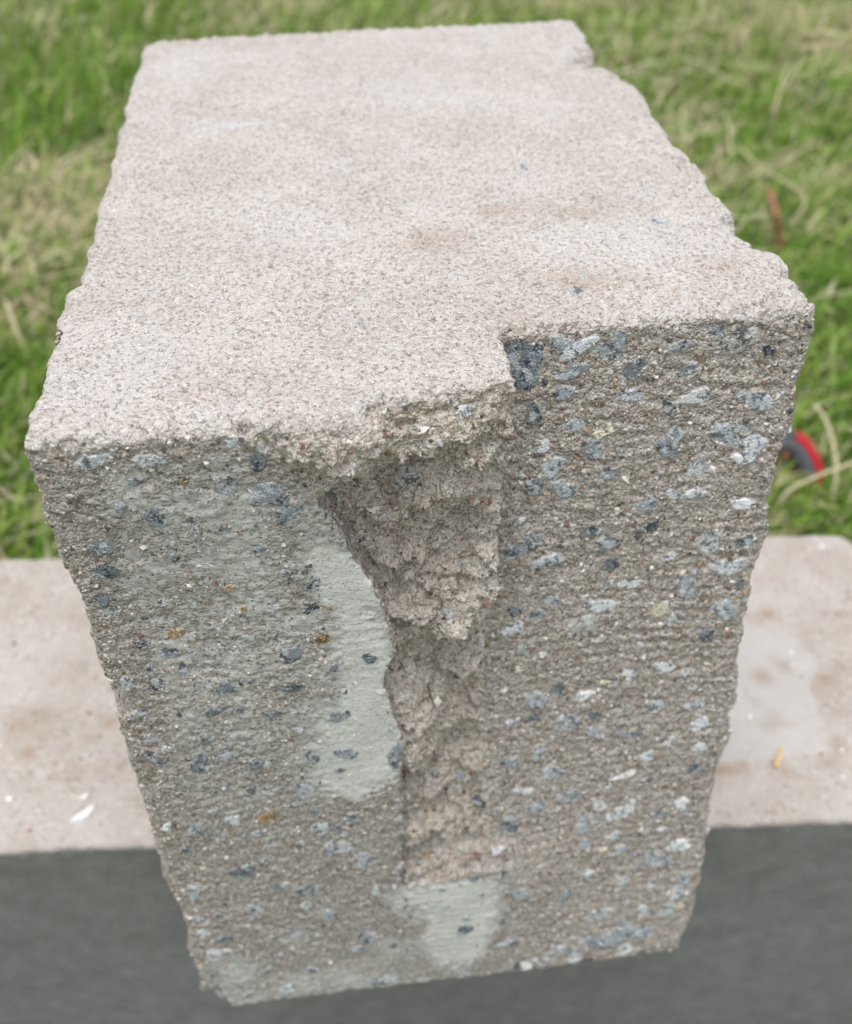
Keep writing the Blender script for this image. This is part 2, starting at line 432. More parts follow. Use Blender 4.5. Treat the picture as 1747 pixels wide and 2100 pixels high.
for cx_, cy_, r_, dp in [(-91, 164, 6, 2.8), (-84, 166, 4, 1.6), (80, 214, 6, 2.0), (88, 205, 5, 1.2), (5.7, 90, 9, .8), (47, 55, 9, .9), (46, 57, 3, .8), (30, 111, 7, .4), (56, 110, 6, .4), (81, 95, 5, .8), (-30, 30, 3, .7), (-62, 26, 3, .5), (-44, 70, 4, .6), (8, 60, 3, .6), (-70, 95, 3, .5), (20, 180, 5, .6), (72, 190, 6, .9)]:
    Ht -= dp*1e-3*np.exp(-((X3*1e3 - cx_)**2 + (Y3*1e3 - cy_)**2)/(2*(r_/2)**2))
for q in range(150):
    cx_, cy_, r_ = rng.uniform(-103, 103), rng.uniform(2, 250), rng.uniform(.6, 1.5)
    ia = np.abs(xs*1e3 - cx_) < 4; ib = np.abs(ys*1e3 - cy_) < 4
    Ht[np.ix_(ia, ib)] -= rng.uniform(.5, 1.1)*1e-3*np.exp(-(((xs[ia]*1e3 - cx_)/r_)**2)[:, None] - (((ys[ib]*1e3 - cy_)/(r_*rng.uniform(.6, 1)))**2)[None])
dz = np.maximum(-Z, Z - Ht[:, :, None].astype(f32))
pb, shpb = pts2(X2, Z2)
dyb = Y - e(D0 + (0.0012*fbm(pb, 40, 3, 95)).reshape(shpb))
dy = np.maximum(dF, dyb); del dF, dyb
R_ = f32(0.0032)
qx, qy, qz = dx + R_, dy + R_, dz + R_
F = np.sqrt(np.maximum(qx, 0)**2 + np.maximum(qy, 0)**2 + np.maximum(qz, 0)**2) + np.minimum(np.maximum(np.maximum(qx, qy), qz), 0) - R_
del qx, qy, qz, dx
# the drooping lump of the lip, left of the break
for cx_, cy_, cz_, a_, b_, c_ in [(-37, 1, 308, 15, 8.5, 6.5), (-28, 4, 310, 9, 7, 5)]:
    b3 = [np.flatnonzero((g > (q - r_*1.8)/1e3) & (g < (q + r_*1.8)/1e3)) for g, q, r_ in ((xs, cx_, a_), (ys, cy_, b_), (zs, cz_, c_))]
    g = np.stack(np.meshgrid(xs[b3[0]], ys[b3[1]], zs[b3[2]], indexing='ij'), -1)
    q_ = (g*1e3 - np.array((cx_, cy_, cz_)))/np.array((a_, b_, c_))
    dd = (np.linalg.norm(q_, axis=-1) - 1)*c_/1e3 + 0.0012*fbm(g.reshape(-1, 3), 110, 2, 4).reshape(q_.shape[:-1])
    sl = np.ix_(*b3)
    k_ = 0.004; A_ = F[sl]; h_ = np.clip(0.5 + 0.5*(dd - A_)/k_, 0, 1)
    F[sl] = (dd + (A_ - dd)*h_ - k_*h_*(1 - h_)).astype(f32)
# chips knocked out of the edges (x, y, z, radius in mm)
CHIPS = [(113, 160, 317, 7), (112, 186, 318, 6), (113, 142, 316, 5), (113, 104, 316, 6), (112, 245, 317, 8), (113, 54, 318, 6), (113, 30, 240, 6), (112, 22, 178, 6), (112, 18, 130, 6), (-112, 2, 190, 6), (-112, 1, 160, 5), (-112, 6, 245, 6), (-112, 1, 90, 5), (-113, 20, 316, 6), (-45, -1, -3, 6), (35, 3, -3, 6), (85, 5, -3, 5),(104, 270, 321, 12), (92, 262, 321, 8), (108, 226, 321, 6), (105, 150, 321.5, 6), (110, 132, 321, 6), (106, 92, 322, 8), (111, 212, 321, 6), (-106, 108, 321.5, 6), (-108, 150, 321, 5.5), (-109, 205, 321.5, 6), (-107, 240, 321, 5), (-60, -2, 320, 6), (-84, -4, 321, 7), (55, 32, 322, 8), (92, 33, 321, 6), (112, 262, 318, 13), (106, 236, 321, 7), (114, 73, 318, 9), (112, 200, 320, 8), (111, 172, 321, 6), (109, 118, 320, 5), (112, 40, 322, 8), (113, 20, 150, 7),
         (-110, 325, 316, 11), (-112, 82, 316, 6), (-113, 46, 316, 6), (-112, 12, 270, 7), (-112, 4, 218, 8), (-112, 2, 120, 7), (-111, 0, 60, 5), (-110, 5, 4, 12), (112, 8, 0, 9), (-80, -1, -2, 5), (60, 4, -3, 6), (10, 0, -4, 6),
         (112, 25, 205, 6), (113, 30, 265, 7), (111, 15, 90, 5), (40, 28, 320, 6), (75, 30, 321, 5)]
for cx_, cy_, cz_, r_ in CHIPS:
    b = [(g > (q - r_*1.7)/1e3) & (g < (q + r_*1.7)/1e3) for g, q in ((xs, cx_), (ys, cy_), (zs, cz_))]
    b = [np.flatnonzero(t) for t in b]
    if min(len(t) for t in b) == 0: continue
    sl = np.ix_(*b)
    g = np.stack(np.meshgrid(xs[b[0]], ys[b[1]], zs[b[2]], indexing='ij'), -1)
    nv = rng.normal(size=(7, 3)); nv /= np.linalg.norm(nv, axis=1)[:, None]
    dd = np.max((g - np.array((cx_, cy_, cz_))/1e3)@nv.T, axis=-1)*1.12 if False else np.max(np.abs((g - np.array((cx_, cy_, cz_))/1e3)@nv.T), axis=-1)*1.05
    wob = fbm(g.reshape(-1, 3), 130, 2, cx_ % 7).reshape(dd.shape)
    F[sl] = np.maximum(F[sl], (r_/1e3 - dd + 0.0012*wob).astype(f32))
# granular relief in a thin band round the surface
band = np.argwhere(np.abs(F) < 0.0028)
bi = (band[:, 0], band[:, 1], band[:, 2])
P = np.stack([xs[bi[0]], ys[bi[1]], zs[bi[2]]], 1).astype(f32)
istop = dz[bi] > dy[bi] - 0.0005
vis = (istop & (P[:, 2] > 0.2)) | (P[:, 1] < 0.06)
fm = film_mask(P[:, 0], P[:, 1], P[:, 2])
xbp = np.interp(P[:, 2], XB[::-1, 1], XB[::-1, 0]); xrp = np.interp(P[:, 2], XR[::-1, 1], XR[::-1, 0])
isfrac = (P[:, 0] > xbp) & (P[:, 0] < xrp) & ~istop
amp = np.where(istop, 0.00027, np.where(isfrac, 0.00085, np.where(fm > 0.75, 0.00010, 0.00046)))
edge = (np.abs(dz[bi] - dy[bi]) < 0.004)
amp = np.where(edge & (P[:, 2] > 0.28), 0.00085, amp)
nz = np.zeros(len(P), f32)
nz[vis] = (vnoise(P[vis], 480, 1) + 0.7*vnoise(P[vis]*np.array([1, 1, 1.2], f32), 1000, 2))*amp[vis]
nz[~vis] = vnoise(P[~vis], 400, 1)*0.0004
pit = np.zeros(len(P), f32)
pv = vnoise(P[vis]*np.array([0.9, 1, 1.15], f32), 360, 5)
pit[vis] = np.where(istop[vis], 0.0, 0.0011*np.clip(pv - 0.40, 0, 1)*2*(fm[vis] < 0.75))
F[bi] += nz + pit
del dz, dy, band, P
V, Q = surface_nets(F, xs, ys, zs)
del F
n1 = V[Q[:, 2]] - V[Q[:, 0]]; n2 = V[Q[:, 3]] - V[Q[:, 1]]
FN = np.cross(n1, n2); FA = np.linalg.norm(FN, axis=1)/2; FN /= (2*FA[:, None] + 1e-20)
if (FN[:, 2]*FA)[V[Q[:, 0], 2] > 0.3].sum() < 0:
    Q = Q[:, ::-1].copy(); FN = -FN
FC = V[Q].mean(1)
# sides, back and underside need far fewer faces: cluster their vertices on a coarser lattice
far = (V[:, 1] > 0.05) & (V[:, 2] < 0.298)
key = np.floor(V[far]/0.0027).astype(np.int64) + 500
key = (key[:, 0]*4096 + key[:, 1])*4096 + key[:, 2]
_, inv = np.unique(key, return_inverse=True); inv = inv.ravel()
nk = inv.max() + 1
cen = np.zeros((nk, 3)); np.add.at(cen, inv, V[far]); cen /= np.bincount(inv)[:, None]
remap = np.empty(len(V), np.int64); remap[~far] = np.arange((~far).sum()); remap[far] = (~far).sum() + inv
TR = remap[np.concatenate([Q[:, [0, 1, 2]], Q[:, [0, 2, 3]]])]
TR = TR[(TR[:, 0] != TR[:, 1]) & (TR[:, 1] != TR[:, 2]) & (TR[:, 0] != TR[:, 2])]
V = np.concatenate([V[~far], cen]).astype(f32)
TN = np.cross(V[TR[:, 1]] - V[TR[:, 0]], V[TR[:, 2]] - V[TR[:, 0]])
me = make_mesh('broken_block_body', V, TR, 3)
# what each point of the surface is made of
dpt = V[:, 2] - H0
wob = vnoise(V, 300, 11)
topm = sstep(-0.0042, -0.0012, dpt + 0.0012*wob)
VN = np.zeros_like(V)
for j in range(3): np.add.at(VN, TR[:, j], TN)
VN /= np.linalg.norm(VN, axis=1)[:, None] + 1e-20
xbv = np.interp(V[:, 2], XB[::-1, 1], XB[::-1, 0]); xrv = np.interp(V[:, 2], XR[::-1, 1], XR[::-1, 0])
frac = ((V[:, 0] > xbv + 0.001) & (V[:, 0] < xrv - 0.0005) & (V[:, 1] < 0.05) & (V[:, 2] > 0.082 + 0.22*(V[:, 0] + 0.02))).astype(float)
film = film_mask(V[:, 0], V[:, 1], V[:, 2])*(V[:, 1] < 0.05)*(1 - frac)*sstep(0.2, -0.4, VN[:, 1])*sstep(-0.0015, -0.006, dpt)
set_attr(me, 'topm', topm*(V[:, 2] > 0.29)); set_attr(me, 'frac', frac); set_attr(me, 'film', film)
tan = np.zeros(len(V)); chalk = np.zeros(len(V))
for cx_, cy_, rx_, ry_, a_ in [(5.7, 91, 14, 9, .8), (48, 58, 16, 8, .7), (30, 111, 9, 6, .8), (60, 105, 28, 10, .45), (-5, 55, 30, 10, .25), (-60, 165, 20, 14, .3), (20, 40, 25, 6, .3), (92, 60, 15, 8, .4)]:
    tan = np.maximum(tan, a_*np.exp(-(((V[:, 0]*1e3 - cx_)/rx_)**2 + ((V[:, 1]*1e3 - cy_)/ry_)**2)))
tan = np.clip(tan + 0.25*wob*(tan > .1), 0, 1)*topm
t_ = np.clip((V[:, 0]*1e3 + 76)/34, 0, 1)
chalk = 0.5*np.exp(-((V[:, 1]*1e3 - (200.5 + 6*t_) + 1.5*vnoise(V, 120, 77))/2.6)**2)*sstep(-79, -74, V[:, 0]*1e3)*sstep(-40, -52, V[:, 0]*1e3)*np.clip(0.6 + 0.8*wob, 0, 1)*topm
set_attr(me, 'tan', tan); set_attr(me, 'chalk', chalk); set_attr(me, 'stone', np.zeros(len(V)))
ROOT = Vector((0, 0.165, 0))
block = bpy.data.objects.new('broken_concrete_block', None)
col.objects.link(block); block.location = ROOT; block.empty_display_size = 0.05
tag(block, 'pale upright concrete block with a stepped, broken front face full of grey stones', 'concrete block')
obj('concrete_body', me, M_CONC, block, -ROOT)

# ------------------------------------------------------------------ aggregate stones in the cut faces, one by one
STONES = "22.8 308.7 12.8 14.6 K;35.0 313.0 7.8 6.1 M;39.5 308.0 10.8 5.4 L;49.9 312.5 9.3 9.9 M;37.8 300.4 8.7 4.8 D;57.0 300.7 7.4 7.2 D;88.0 307.1 11.2 7.9 G;80.3 310.1 5.9 6.3 M;69.9 306.3 7.4 4.0 M;97.1 302.9 4.5 3.2 D;73.3 298.5 6.7 3.3 L;35.9 293.8 8.1 4.1 S;57.4 291.0 7.5 5.0 M;77.0 289.3 9.2 5.9 L;101.8 285.8 9.4 7.8 M;27.4 287.6 5.2 7.5 D;68.7 286.3 3.8 3.8 K;40.2 282.7 8.3 4.3 L;49.0 280.2 6.9 5.2 C;90.1 274.5 11.9 11.6 B;70.5 272.9 8.6 9.8 S;46.0 274.0 7.7 7.0 S;104.0 270.1 9.6 9.1 L;30.8 275.9 4.5 4.3 L;33.7 268.6 6.9 8.0 M;80.5 264.0 8.8 7.4 M;51.6 264.6 8.6 5.5 S;94.1 265.8 6.4 3.7 W;28.6 262.0 5.4 9.1 S;37.9 260.1 7.8 6.4 B;65.3 250.8 6.5 7.7 S;73.4 254.2 7.3 3.3 L;80.9 254.3 6.5 3.8 L;105.6 248.4 9.2 3.9 W;23.9 249.1 4.0 3.3 W;47.2 242.7 7.3 5.9 D;67.7 242.9 4.1 4.9 D;53.2 237.2 7.4 7.0 L;25.0 238.4 15.3 7.9 M;34.0 232.4 9.0 5.0 M;55.1 228.5 5.0 6.7 D;75.2 229.7 5.9 3.1 W;87.9 234.3 8.5 9.2 L;99.7 233.5 6.0 5.2 D;107.3 232.6 4.3 8.3 L;102.0 223.1 11.3 7.5 L;62.8 219.4 8.5 4.2 W;82.2 216.0 7.8 9.7 M;101.1 215.3 3.5 4.4 D;53.4 211.0 10.3 6.5 L;103.6 204.3 9.0 10.2 B;26.3 220.1 5.0 4.2 G;36.4 214.7 5.1 7.5 M;23.5 212.6 4.2 5.4 D;31.1 210.0 5.1 6.5 B;47.9 203.6 9.5 8.9 G;23.3 204.5 7.7 6.6 L;79.9 201.7 7.1 5.6 W;92.3 193.4 7.2 5.8 D;74.2 206.8 7.0 6.7 C;78.8 179.6 9.2 4.8 L;65.6 177.3 6.4 6.1 W;40.3 174.2 6.3 6.1 D;32.1 169.3 9.1 8.6 M;50.0 169.2 8.2 3.7 W;30.6 160.3 7.3 7.6 D;23.4 160.1 5.5 5.0 W;44.4 156.4 11.2 7.7 M;54.3 158.7 5.6 3.8 D;54.9 149.8 5.7 5.2 M;69.1 147.0 10.5 3.3 S;77.6 160.4 6.6 6.4 L;91.6 159.0 7.6 6.4 L;95.2 149.0 7.8 8.0 W;84.8 140.7 5.9 5.4 W;76.4 134.0 7.9 5.5 L;96.8 135.6 6.9 4.8 L;105.3 136.7 7.0 2.1 W;33.9 141.9 4.7 8.0 M;23.8 137.5 5.7 6.7 S;40.0 129.5 8.7 8.3 M;96.3 124.1 6.0 5.7 D;68.6 124.3 8.9 3.5 W;28.9 121.0 7.8 4.2 W;47.4 115.1 8.9 7.2 M;59.6 108.1 6.1 7.4 W;68.0 101.6 9.2 7.5 W;72.6 105.9 4.1 7.4 W;53.3 97.4 5.1 12.1 B;58.2 99.6 4.1 7.5 W;93.2 104.0 6.2 6.8 W;85.2 99.4 6.2 4.6 M;23.6 102.5 8.0 11.8 S;35.0 110.8 5.9 7.3 M;18.8 91.4 5.0 4.6 W;19.4 82.9 4.6 5.5 D;55.0 85.8 5.2 6.2 M;67.0 88.3 5.2 4.7 W;101.9 77.6 11.9 7.3 W;87.1 69.9 11.9 13.1 B;70.7 79.9 6.3 6.4 L;56.7 66.6 5.3 4.9 W;73.5 58.6 6.5 7.6 W;104.6 55.4 5.6 10.3 L;106.2 46.7 6.8 8.8 L;47.5 53.6 5.4 10.2 M;27.3 66.4 8.4 9.8 M;86.2 53.0 3.3 10.3 L;98.4 43.9 7.9 5.3 W;104.3 35.0 6.9 5.4 C;84.1 35.5 5.6 8.0 L;95.2 33.3 9.1 9.0 L;63.4 36.0 12.3 8.9 L;74.9 28.5 5.7 8.2 L;68.0 17.3 26.4 13.9 B;85.8 17.4 10.4 11.2 B;23.9 28.1 11.0 5.4 M;4.7 44.1 6.4 10.3 D;49.4 13.8 11.4 7.5 L;54.6 -0.4 8.1 7.7 W;78.3 -0.6 8.3 7.8 W;4.4 -3.0 7.9 5.8 W;32.4 -7.1 8.1 5.9 W;28.8 3.2 4.6 9.5 D;39.7 8.4 6.8 6.6 L;-93.1 308.2 11.3 3.9 L;-78.7 307.1 7.9 4.7 L;-51.7 305.4 5.0 8.7 D;-89.4 292.8 3.7 2.5 D;-80.9 287.6 6.3 6.0 S;-60.9 296.7 6.9 5.7 M;-50.6 292.2 9.0 10.9 S;-46.5 284.9 7.2 6.9 S;-72.0 282.6 4.5 7.0 G;-97.5 278.2 8.9 6.3 S;-97.5 268.6 6.5 6.5 D;-105.3 257.1 4.7 5.9 S;-99.5 252.3 6.1 4.0 G;-46.4 261.0 7.6 7.7 G;-41.6 256.0 4.2 5.9 D;-43.5 245.7 5.7 4.6 D;-83.5 240.3 5.6 4.2 O;-40.6 232.0 4.4 4.9 O;-86.2 232.7 6.4 5.4 S;-94.0 237.1 4.2 4.2 S;-51.1 226.4 8.9 6.6 S;-27.0 220.6 4.6 4.5 D;-38.2 217.7 3.4 3.4 D;-57.6 312.3 5.5 3.1 L;-63.7 280.8 3.9 2.2 D;-78.4 271.3 2.0 3.2 D;-80.0 277.4 5.2 4.5 G;-62.5 248.3 2.1 3.0 O;-65.5 257.7 2.1 2.4 O;-71.2 299.9 2.2 2.0 O;-102.9 220.6 5.0 6.2 M;-92.6 218.4 5.1 5.1 D;-84.0 223.9 4.4 5.6 M;-72.0 214.0 6.0 7.0 S;-65.7 216.0 4.5 2.9 D;-51.8 210.9 6.1 4.7 D;-102.7 206.4 6.7 3.6 M;-77.2 203.5 6.9 4.2 D;-69.6 202.9 3.8 3.0 D;-59.1 199.9 6.2 3.7 D;-38.3 194.0 6.4 7.5 M;-101.4 192.5 9.2 3.8 L;-81.7 188.5 4.7 5.1 D;-95.4 187.0 3.9 2.6 W;-101.8 186.2 4.6 3.9 D;-98.8 181.0 5.5 5.2 S;-85.7 177.3 7.2 10.6 M;-75.6 180.9 6.4 7.9 L;-66.8 173.3 6.5 5.4 S;-48.7 173.5 5.0 6.7 S;-37.1 173.5 9.2 6.1 S;-40.2 164.4 3.8 2.8 D;-20.6 169.2 4.3 17.9 S;-70.9 159.3 4.2 3.5 D;-52.8 155.2 7.7 10.1 M;-79.0 142.4 5.1 7.5 L;-67.0 141.6 6.9 6.0 O;-108.0 142.8 3.3 6.0 W;-92.4 138.9 6.0 9.1 L;-50.5 141.4 4.4 6.0 M;-36.8 134.9 5.4 6.2 S;-48.7 130.2 7.2 9.4 L;-40.9 127.0 5.4 5.5 L;-71.5 132.4 7.0 3.1 W;-97.8 126.1 3.9 4.8 D;-79.8 107.8 10.9 6.7 K;-44.3 116.3 11.0 9.8 L;-34.8 105.9 5.7 10.2 M;-21.5 97.0 4.8 7.0 M;-101.3 97.8 6.4 10.4 L;-67.5 93.8 7.5 6.1 M;-57.5 89.7 9.5 7.1 B;-31.1 83.8 3.9 9.1 W;-79.4 80.0 6.7 7.3 L;-58.5 78.0 5.8 5.5 L;-50.4 69.5 7.9 7.6 M;-103.4 78.1 5.6 5.5 L;-101.3 67.0 5.8 5.7 L;-93.5 60.2 6.8 5.8 D;-65.1 58.3 7.0 7.8 L;-104.9 48.9 9.8 10.1 W;-35.7 48.2 9.3 10.1 M;-41.3 39.2 6.3 6.2 M;-103.2 33.7 5.1 8.4 M;-27.9 9.5 7.7 9.0 L;-60.9 24.9 6.3 6.5 M;-72.8 10.1 7.5 9.0 L;-33.7 -0.5 6.7 7.0 M;-100.2 10.6 6.3 9.0 M"
TOPSTONES = "47.6 63.7 5.9 6.4 B;9.2 102.3 4.8 5.5 M;42.8 52.8 6.5 4.5 W;106.3 48.6 7.9 9.4 W;104.3 87.7 6.3 9.3 L;106.5 80.2 4.6 7.2 S;105.1 183.5 4.8 6.7 S;46.2 145.9 3.5 6.7 L;63.0 48.2 2.9 3.0 M;81.1 95.0 7.2 3.7 L"
TONE = {'K': (0.13, 0.155, 0.18), 'D': (0.15, 0.175, 0.195), 'S': (0.25, 0.28, 0.31), 'M': (0.36, 0.39, 0.42), 'B': (0.40, 0.455, 0.48), 'L': (0.52, 0.55, 0.57),
        'W': (0.70, 0.72, 0.73), 'G': (0.40, 0.395, 0.37), 'C': (0.68, 0.61, 0.46), 'O': (0.42, 0.27, 0.10)}
fv = (VN[:, 1] < -0.35) & (V[:, 1] < 0.06)
GX, GZN = 160, 230
ras = np.full((GX, GZN), 9.0)
ixs = np.clip(((V[fv, 0] + 0.12)*GX/0.24).astype(int), 0, GX - 1); izs = np.clip((V[fv, 2]*GZN/0.345).astype(int), 0, GZN - 1)
cnt = np.zeros((GX, GZN)); sm = np.zeros((GX, GZN))
np.add.at(cnt, (ixs, izs), 1); np.add.at(sm, (ixs, izs), V[fv, 1])
ras = np.where(cnt > 0, sm/np.maximum(cnt, 1), np.nan)
def front_y(x, z):
    a, b = int((x + 0.12)*GX/0.24), int(z*GZN/0.345)
    w = ras[max(a-1, 0):a+2, max(b-1, 0):b+2]
    return float(np.nanmedian(w)) if np.isfinite(w).any() else None
STONE_MESHES = []
for v_ in range(14):
    k = 14
    ang = np.sort((np.arange(k) + rng.uniform(-.35, .35, k))*2*math.pi/k)
    c0_ = np.array([rng.uniform(-.2, .2), rng.uniform(-.2, .2)])
    corner = rng.uniform(0, 2*math.pi, 4)
    rad = 0.86 + 0.16*np.cos(ang*2 + corner[0]) + 0.13*np.cos(ang*3 + corner[1]) + 0.08*np.cos(ang*5 + corner[2]) + rng.uniform(-.07, .07, k)
    o_ = np.c_[np.cos(ang)*rad, np.sin(ang)*rad]
    vs = np.concatenate([np.c_[o_*1.12, np.full(k, -0.9)], np.c_[o_*rng.uniform(.68, .84, k)[:, None], rng.uniform(.5, 1.0, k)], [[*c0_, rng.uniform(.6, 1.0)]]])
    fs = []
    for i in range(k):
        a, b = i, (i + 1) % k
        fs += [(a, b, b + k), (a, b + k, a + k), (k + a, k + b, 2*k)]
    sm_ = make_mesh('stone', vs, np.array(fs), 3, smooth=False)
    set_attr(sm_, 'rim', np.concatenate([np.zeros(k), np.full(k, .75), [1.0]]))
    sm_.materials.append(M_STONE)
    STONE_MESHES.append(sm_)
def place_stone(pos, nrm, tang, w, h, tone, proud=0.00052):
    o = bpy.data.objects.new('stone', STONE_MESHES[rng.integers(14)])
    col.objects.link(o); o.parent = block
    zax = Vector(nrm).normalized(); xax = Vector(tang); xax = (xax - zax*xax.dot(zax)).normalized(); yax = zax.cross(xax)
    M3 = Matrix((xax, yax, zax)).transposed()
    flip = rng.choice([1, -1])
    a = rng.uniform(-.35, .35) + (0 if flip > 0 else math.pi)
    o.rotation_euler = (M3 @ Matrix.Rotation(a, 3, 'Z')).to_euler()
    o.location = Vector(pos) - ROOT
    s_ = 0.80 if tone == 'K' else 0.70
    o.scale = (w*s_*.92, h*s_*.92, proud)
    t = np.array(TONE[tone])*rng.uniform(.68, 1.08)
    o.color = (*t, 1)
for t in STONES.split(';'):
    x, z, w, h, k = t.split(); x, z, w, h = (float(v)/1e3 for v in (x, z, w, h))
    x = max(-0.105 + w*.75, min(0.104 - w*.75, x)); z = min(max(z, 0.003 + h/2), 0.3125 - h/2)
    y = front_y(x, z)
    if y is None: continue
    nr = (0, -1, 0.09) if x > 0.014 else (0, -1, -0.02)
    place_stone((x, y, z), nr, (1, 0, 0.1), w, h, k)
for t in TOPSTONES.split(';'):
    x, y, w, h, k = t.split(); k = 'G' if k == 'W' else k; x, y, w, h = (float(v)/1e3 for v in (x, y, w, h))
    if x > 0.095: continue
    place_stone((x, y, H0 - 0.0006), (0, 0, 1), (1, 0.05, 0), w, h, k, 0.0004)
placed = [tuple(float(v) for v in t.split()[:2]) for t in STONES.split(';')]
extra = 0
while extra < 62:
    x, z = rng.uniform(-101, 102), rng.uniform(6, 306)
    if -48 < x < 22 and z > 85 or min((x - a)**2 + (z - b)**2 for a, b in placed) < 60: continue
    y = front_y(x/1e3, z/1e3)
    if y is None: continue
    placed.append((x, z)); extra += 1
    place_stone((x/1e3, y, z/1e3), (0, -1, 0.09) if x > 14 else (0, -1, -0.02), (1, 0, 0.1), rng.uniform(2.6, 4.8)/1e3, rng.uniform(2, 3.4)/1e3, rng.choice(list('DSMMLLWWGC')))
for x, z, w, h, k in [(2, 308.5, 6, 4, 'W'), (6, 286, 6, 3.5, 'L'), (-12, 283, 8, 7, 'G'), (-1, 229, 3.2, 2.4, 'B'), (12, 118, 3, 8, 'K'), (8, 84, 3, 6, 'S'), (-6, 142, 3, 3, 'M'), (4, 136, 4, 5, 'S'), (-16, 160, 3, 4, 'M')]:
    y = front_y(x/1e3, z/1e3)
    if y is not None: place_stone((x/1e3, y, z/1e3), (0, -1, .3), (1, 0, .1), w/1e3, h/1e3, k, 0.0007)

# ------------------------------------------------------------------ sand grains standing out of the concrete (too small to pick apart)
OCT_V = np.array([(1, 0, 0), (-1, 0, 0), (0, 1, 0), (0, -1, 0), (0, 0, 1), (0, 0, -1)], float)
OCT_F = np.array([(0, 2, 4), (2, 1, 4), (1, 3, 4), (3, 0, 4), (2, 0, 5), (1, 2, 5), (3, 1, 5), (0, 3, 5)])
def grain_mesh(name, C, N, S, colr):
    """octahedral grains at C with normals N, sizes S (N,), colours colr"""
    m = len(C)
    a = rng.normal(size=(m, 3)); T = np.cross(N, a); T /= np.linalg.norm(T, axis=1)[:, None]; B = np.cross(N, T)
    Vg = OCT_V[None]*rng.uniform(.7, 1.25, (m, 6, 1)) + rng.uniform(-.22, .22, (m, 6, 3))
    sc = S[:, None, None]*np.stack([rng.uniform(.8, 1.35, m), rng.uniform(.7, 1.1, m), rng.uniform(.55, .9, m)], 1)[:, None, :]
    Vg = Vg*sc
    Wd = C[:, None] + Vg[..., :1]*T[:, None] + Vg[..., 1:2]*B[:, None] + Vg[..., 2:]*N[:, None]
    Fc = (OCT_F[None] + (np.arange(m)*6)[:, None, None]).reshape(-1, 3)
    mm_ = make_mesh(name, Wd.reshape(-1, 3), Fc, 3, smooth=False)
    set_attr(mm_, 'col', np.repeat(colr, 6, 0))
    mm_.materials.append(M_GRAIN)
    return mm_
def palette(nn_, cols, wts, jit=0.12):
    i = rng.choice(len(cols), nn_, p=np.array(wts)/sum(wts))
    return np.clip(np.array(cols)[i]*(1 + jit*rng.normal(size=(nn_, 1))), 0.01, 0.9)
FRONT_COLS = [(.40, .365, .322), (.52, .488, .445), (.21, .11, .075), (.31, .20, .115), (.07, .07, .075), (.34, .37, .40), (.30, .24, .185)]
TOP_COLS = [(.48, .448, .418), (.58, .553, .525), (.38, .34, .31), (.37, .22, .165), (.15, .13, .12), (.34, .37, .40)]
frq = (FN[:, 1] < -0.3) & (FC[:, 1] < 0.06) & (FC[:, 2] < H0 - 0.0025) & (FC[:, 2] > 0)
fmq = film_mask(FC[:, 0], FC[:, 1], FC[:, 2])
wts = FA*frq*np.clip(1.15 - fmq*1.15, 0.02, 1)
i = rng.choice(len(Q), 27000, p=wts/wts.sum())
S = rng.lognormal(math.log(0.00046), 0.38, len(i)); S = np.clip(S, 0.0002, 0.0011)
big = rng.random(len(i)) < 0.05
S = np.where(big, rng.uniform(.0009, .0016, len(i)), S)
g1 = grain_mesh('sand_grains', FC[i] - FN[i]*S[:, None]*0.25, FN[i], S, palette(len(i), FRONT_COLS, (30, 24, 10, 6, 13, 9, 10)))
tag(obj('sand_grains', g1, None, block, -ROOT), kind='stuff')
tq = (FN[:, 2] > 0.25) & (FC[:, 2] > H0 - 0.008)
wts = FA*tq*(1/(0.25 + np.clip(FC[:, 1], 0, 1)*4))
i = rng.choice(len(Q), 24000, p=wts/wts.sum())
S = np.clip(rng.lognormal(math.log(0.00033), 0.32, len(i)), 0.0002, 0.0009)
g2 = grain_mesh('surface_grains', FC[i] - FN[i]*S[:, None]*0.3, FN[i], S, palette(len(i), TOP_COLS, (40, 26, 18, 8, 4, 4)))
tag(obj('surface_grains', g2, None, block, -ROOT), kind='stuff')

# ------------------------------------------------------------------ the block underneath
n = NT('lower_block_concrete')
c = n.coord()
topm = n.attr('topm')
tp = n.mix(n.mapr(n.noise(c, 16, 4, 0.6), 0.32, 0.68), (0.31, 0.27, 0.23), (0.43, 0.40, 0.372))
cellc = n.node('ShaderNodeSeparateColor', {'Color': n.voro(c, 420, out='Color')}).outputs
sp = n.ramp(cellc[0], [(0.0, (0.17, 0.12, 0.10)), (0.05, (0.32, 0.24, 0.18)), (0.1, (0.40, 0.36, 0.33)), (0.85, (0.46, 0.42, 0.39)), (1.0, (0.58, 0.56, 0.54))])
tp = n.mix(0.35, tp, sp)
tp = n.mix(n.attr('clean'), tp, (0.445, 0.43, 0.415))
tp = n.mix(n.attr('tan'), tp, (0.26, 0.175, 0.11))
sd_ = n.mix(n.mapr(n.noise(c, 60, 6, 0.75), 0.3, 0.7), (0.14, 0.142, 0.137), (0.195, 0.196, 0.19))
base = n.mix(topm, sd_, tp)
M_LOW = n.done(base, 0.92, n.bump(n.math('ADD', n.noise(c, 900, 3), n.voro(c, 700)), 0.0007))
LA = math.radians(-5.17)
LL, LD, LH = 0.74, 0.2185, 0.235
xs2 = np.arange(-LL - 0.006, 0.0075, 0.0026); ys2 = np.arange(-0.006, LD + 0.0065, 0.0021); zs2 = np.concatenate([np.arange(-LH - 0.005, -0.02, 0.0040), np.arange(-0.02, 0.0055, 0.0016)])
XX, YY, ZZ = xs2[:, None, None].astype(f32), ys2[None, :, None].astype(f32), zs2[None, None, :].astype(f32)
A, B = np.meshgrid(xs2, zs2, indexing='ij'); pp, ss = pts2(A, B)
